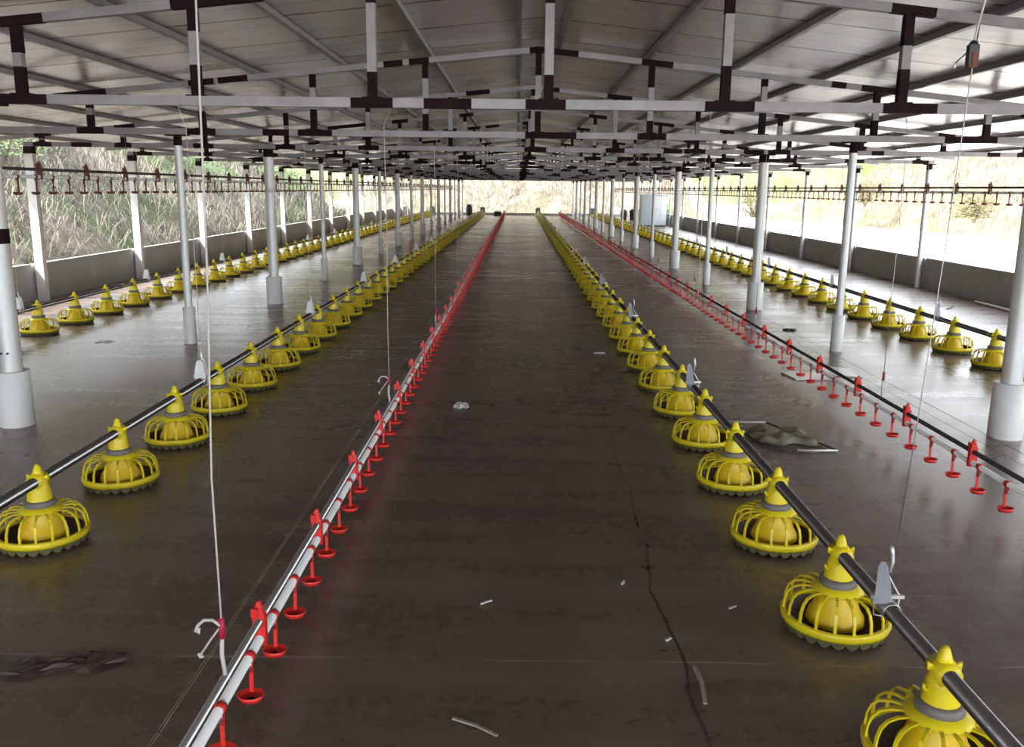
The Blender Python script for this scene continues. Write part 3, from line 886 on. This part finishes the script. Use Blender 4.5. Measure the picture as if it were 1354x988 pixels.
# ------------------------------------------------------------------ plants outside
def blades(name, fn, n, lrange, w, m, label, seed, lean=.6):
    r_ = random.Random(seed); b = MB(); k = b.mi(m)
    for _ in range(n):
        p, scale = fn(r_)
        L_ = r_.uniform(*lrange) * scale; a = r_.uniform(0, 2 * pi); ln = r_.uniform(.2, 1) * lean
        d = Vector((cos(a) * ln, sin(a) * ln, 1)).normalized()
        side = Vector((-sin(a), cos(a), 0)) * (w * scale / 2)
        q0 = Vector(p); q1 = q0 + d * L_ * .5
        q2 = q1 + (d + Vector((cos(a), sin(a), -.9)) * ln * .9).normalized() * L_ * .5
        o = len(b.v)
        b.v += [tuple(q0 - side), tuple(q0 + side), tuple(q1 + side * .8), tuple(q1 - side * .8), tuple(q2 + side * .2), tuple(q2 - side * .2)]
        b.f += [(o, o + 1, o + 2, o + 3), (o + 3, o + 2, o + 4, o + 5)]; b.m += [k, k]; b.sm += [False, False]
    return tag(b.build(name), label, 'grass', None, 'stuff')
def on_left(patch=None, near=True):
    def f(r_):
        while True:
            u = 6 + (r_.random() ** 1.6) * 44; v = r_.uniform(.5, 9)
            if patch is None or fbm(u * .8, v * .9, patch) > .05: break
        return left_bank(u, v), 1 + (u - 6) * .03
    return f
blades('dry_grass', on_left(), 22000, (.15, .5), .009, Mt['straw'], 'tangled dry straw grass covering the left bank', 1, 1.3)
blades('withered_stems', on_left(2), 12000, (.2, .6), .008, Mt['mauve'], 'grey-brown withered stems tangled over the left bank', 2, 1.5)
blades('green_grass', on_left(6), 9000, (.15, .45), .011, Mt['grass'], 'green grass patches growing on the left bank', 3, 1.0)
def on_right(r_):
    u, v = r_.uniform(8, 56), r_.uniform(0, 8); return right_bank(u, v), 2.2
blades('dry_grass', on_right, 7000, (.2, .5), .013, Mt['palestraw'], 'pale dry grass covering the sunlit right bank', 4, 1.2)
def on_far(r_):
    return far_bank(r_.uniform(3, 24), r_.uniform(0, 5)), 2.4
blades('dry_grass', on_far, 6000, (.15, .45), .012, Mt['palestraw'], 'pale straw covering the bright bank beyond the far end', 5, 1.2)

def shrub(x, y, z, rx, ry, rz, m, label, seed, n=900, leaf=.07):
    r_ = random.Random(seed)
    t = thing('shrub', (x, y, z), label, 'shrub')
    b = MB(); k = b.mi(m)
    lobes = [(Vector((r_.uniform(-.5, .5) * rx, r_.uniform(-.5, .5) * ry, rz * r_.uniform(.25, .85))), r_.uniform(.5, .8)) for _ in range(7)]
    for _ in range(n):
        c, s_ = r_.choice(lobes)
        d = Vector((r_.gauss(0, 1), r_.gauss(0, 1), r_.gauss(0, 1))).normalized() * (r_.random() ** .4) * s_
        p = c + Vector((d.x * rx, d.y * ry, d.z * rz))
        if p.z < .05: p.z = .05
        a = Vector((r_.gauss(0, 1), r_.gauss(0, 1), r_.gauss(0, .6))).normalized() * leaf * r_.uniform(.6, 1.3)
        c2 = a.orthogonal().normalized() * leaf * .45
        o = len(b.v); b.v += [tuple(p - a), tuple(p + c2), tuple(p + a), tuple(p - c2)]
        b.f.append((o, o + 1, o + 2, o + 3)); b.m.append(k); b.sm.append(False)
    b.build('foliage', t)
    b = MB()
    for q in range(6):
        c = lobes[q][0]; b.tube([(0, 0, -.15), (c.x * .4, c.y * .4, c.z * .45), tuple(c)], [.04 * rz, .028 * rz, .01], Mt['bark'], 5)
    b.build('stems', t)
def lb(y, v): p = left_bank(y + 6, v); return p
for i, (y, v, s_, m_, lab) in enumerate([
        (17.8, 2.9, 1.3, 'leafg', 'dark green shrub high on the left bank, nearest of the green shrubs'),
        (28.0, 2.4, 1.2, 'leafg', 'green shrub on the middle of the left bank'),
        (35.0, 2.0, 1.4, 'leafg', 'broad dark green shrub on the far part of the left bank'),
        (41.5, 1.8, 1.3, 'leafo', 'olive shrub where the left bank ends')]):
    p = lb(y, v); shrub(p[0], p[1], p[2], s_, s_ * 1.2, s_ * .8, Mt[m_], lab, 30 + i, 3600, .032)
for i, (x, y, z, s_, m_, lab) in enumerate([
        (16.9, 33.0, .6, 1.0, 'leafo', 'olive shrub low on the right bank near the front'),
        (20.5, 30.5, 2.2, 1.2, 'leafo', 'olive shrub higher on the right bank'),
        (16.3, 42.0, 1.0, 1.1, 'leafo', 'dull shrub on the middle of the right bank'),
        (15.4, 58.0, -.1, 2.4, 'leafy', 'yellow-green tall shrub beyond the end of the right bank'),
        (12.5, 63.0, -.1, 2.2, 'leafy', 'yellow-green shrub farther back on the right, left of the taller one'),
        (8.2, 50.8, -.1, .8, 'leafg', 'dark green bush outside the far right corner of the shed')]):
    shrub(x, y, z, s_, s_ * 1.1, s_, Mt[m_], lab, 60 + i, 2600, .04 + .02 * s_)
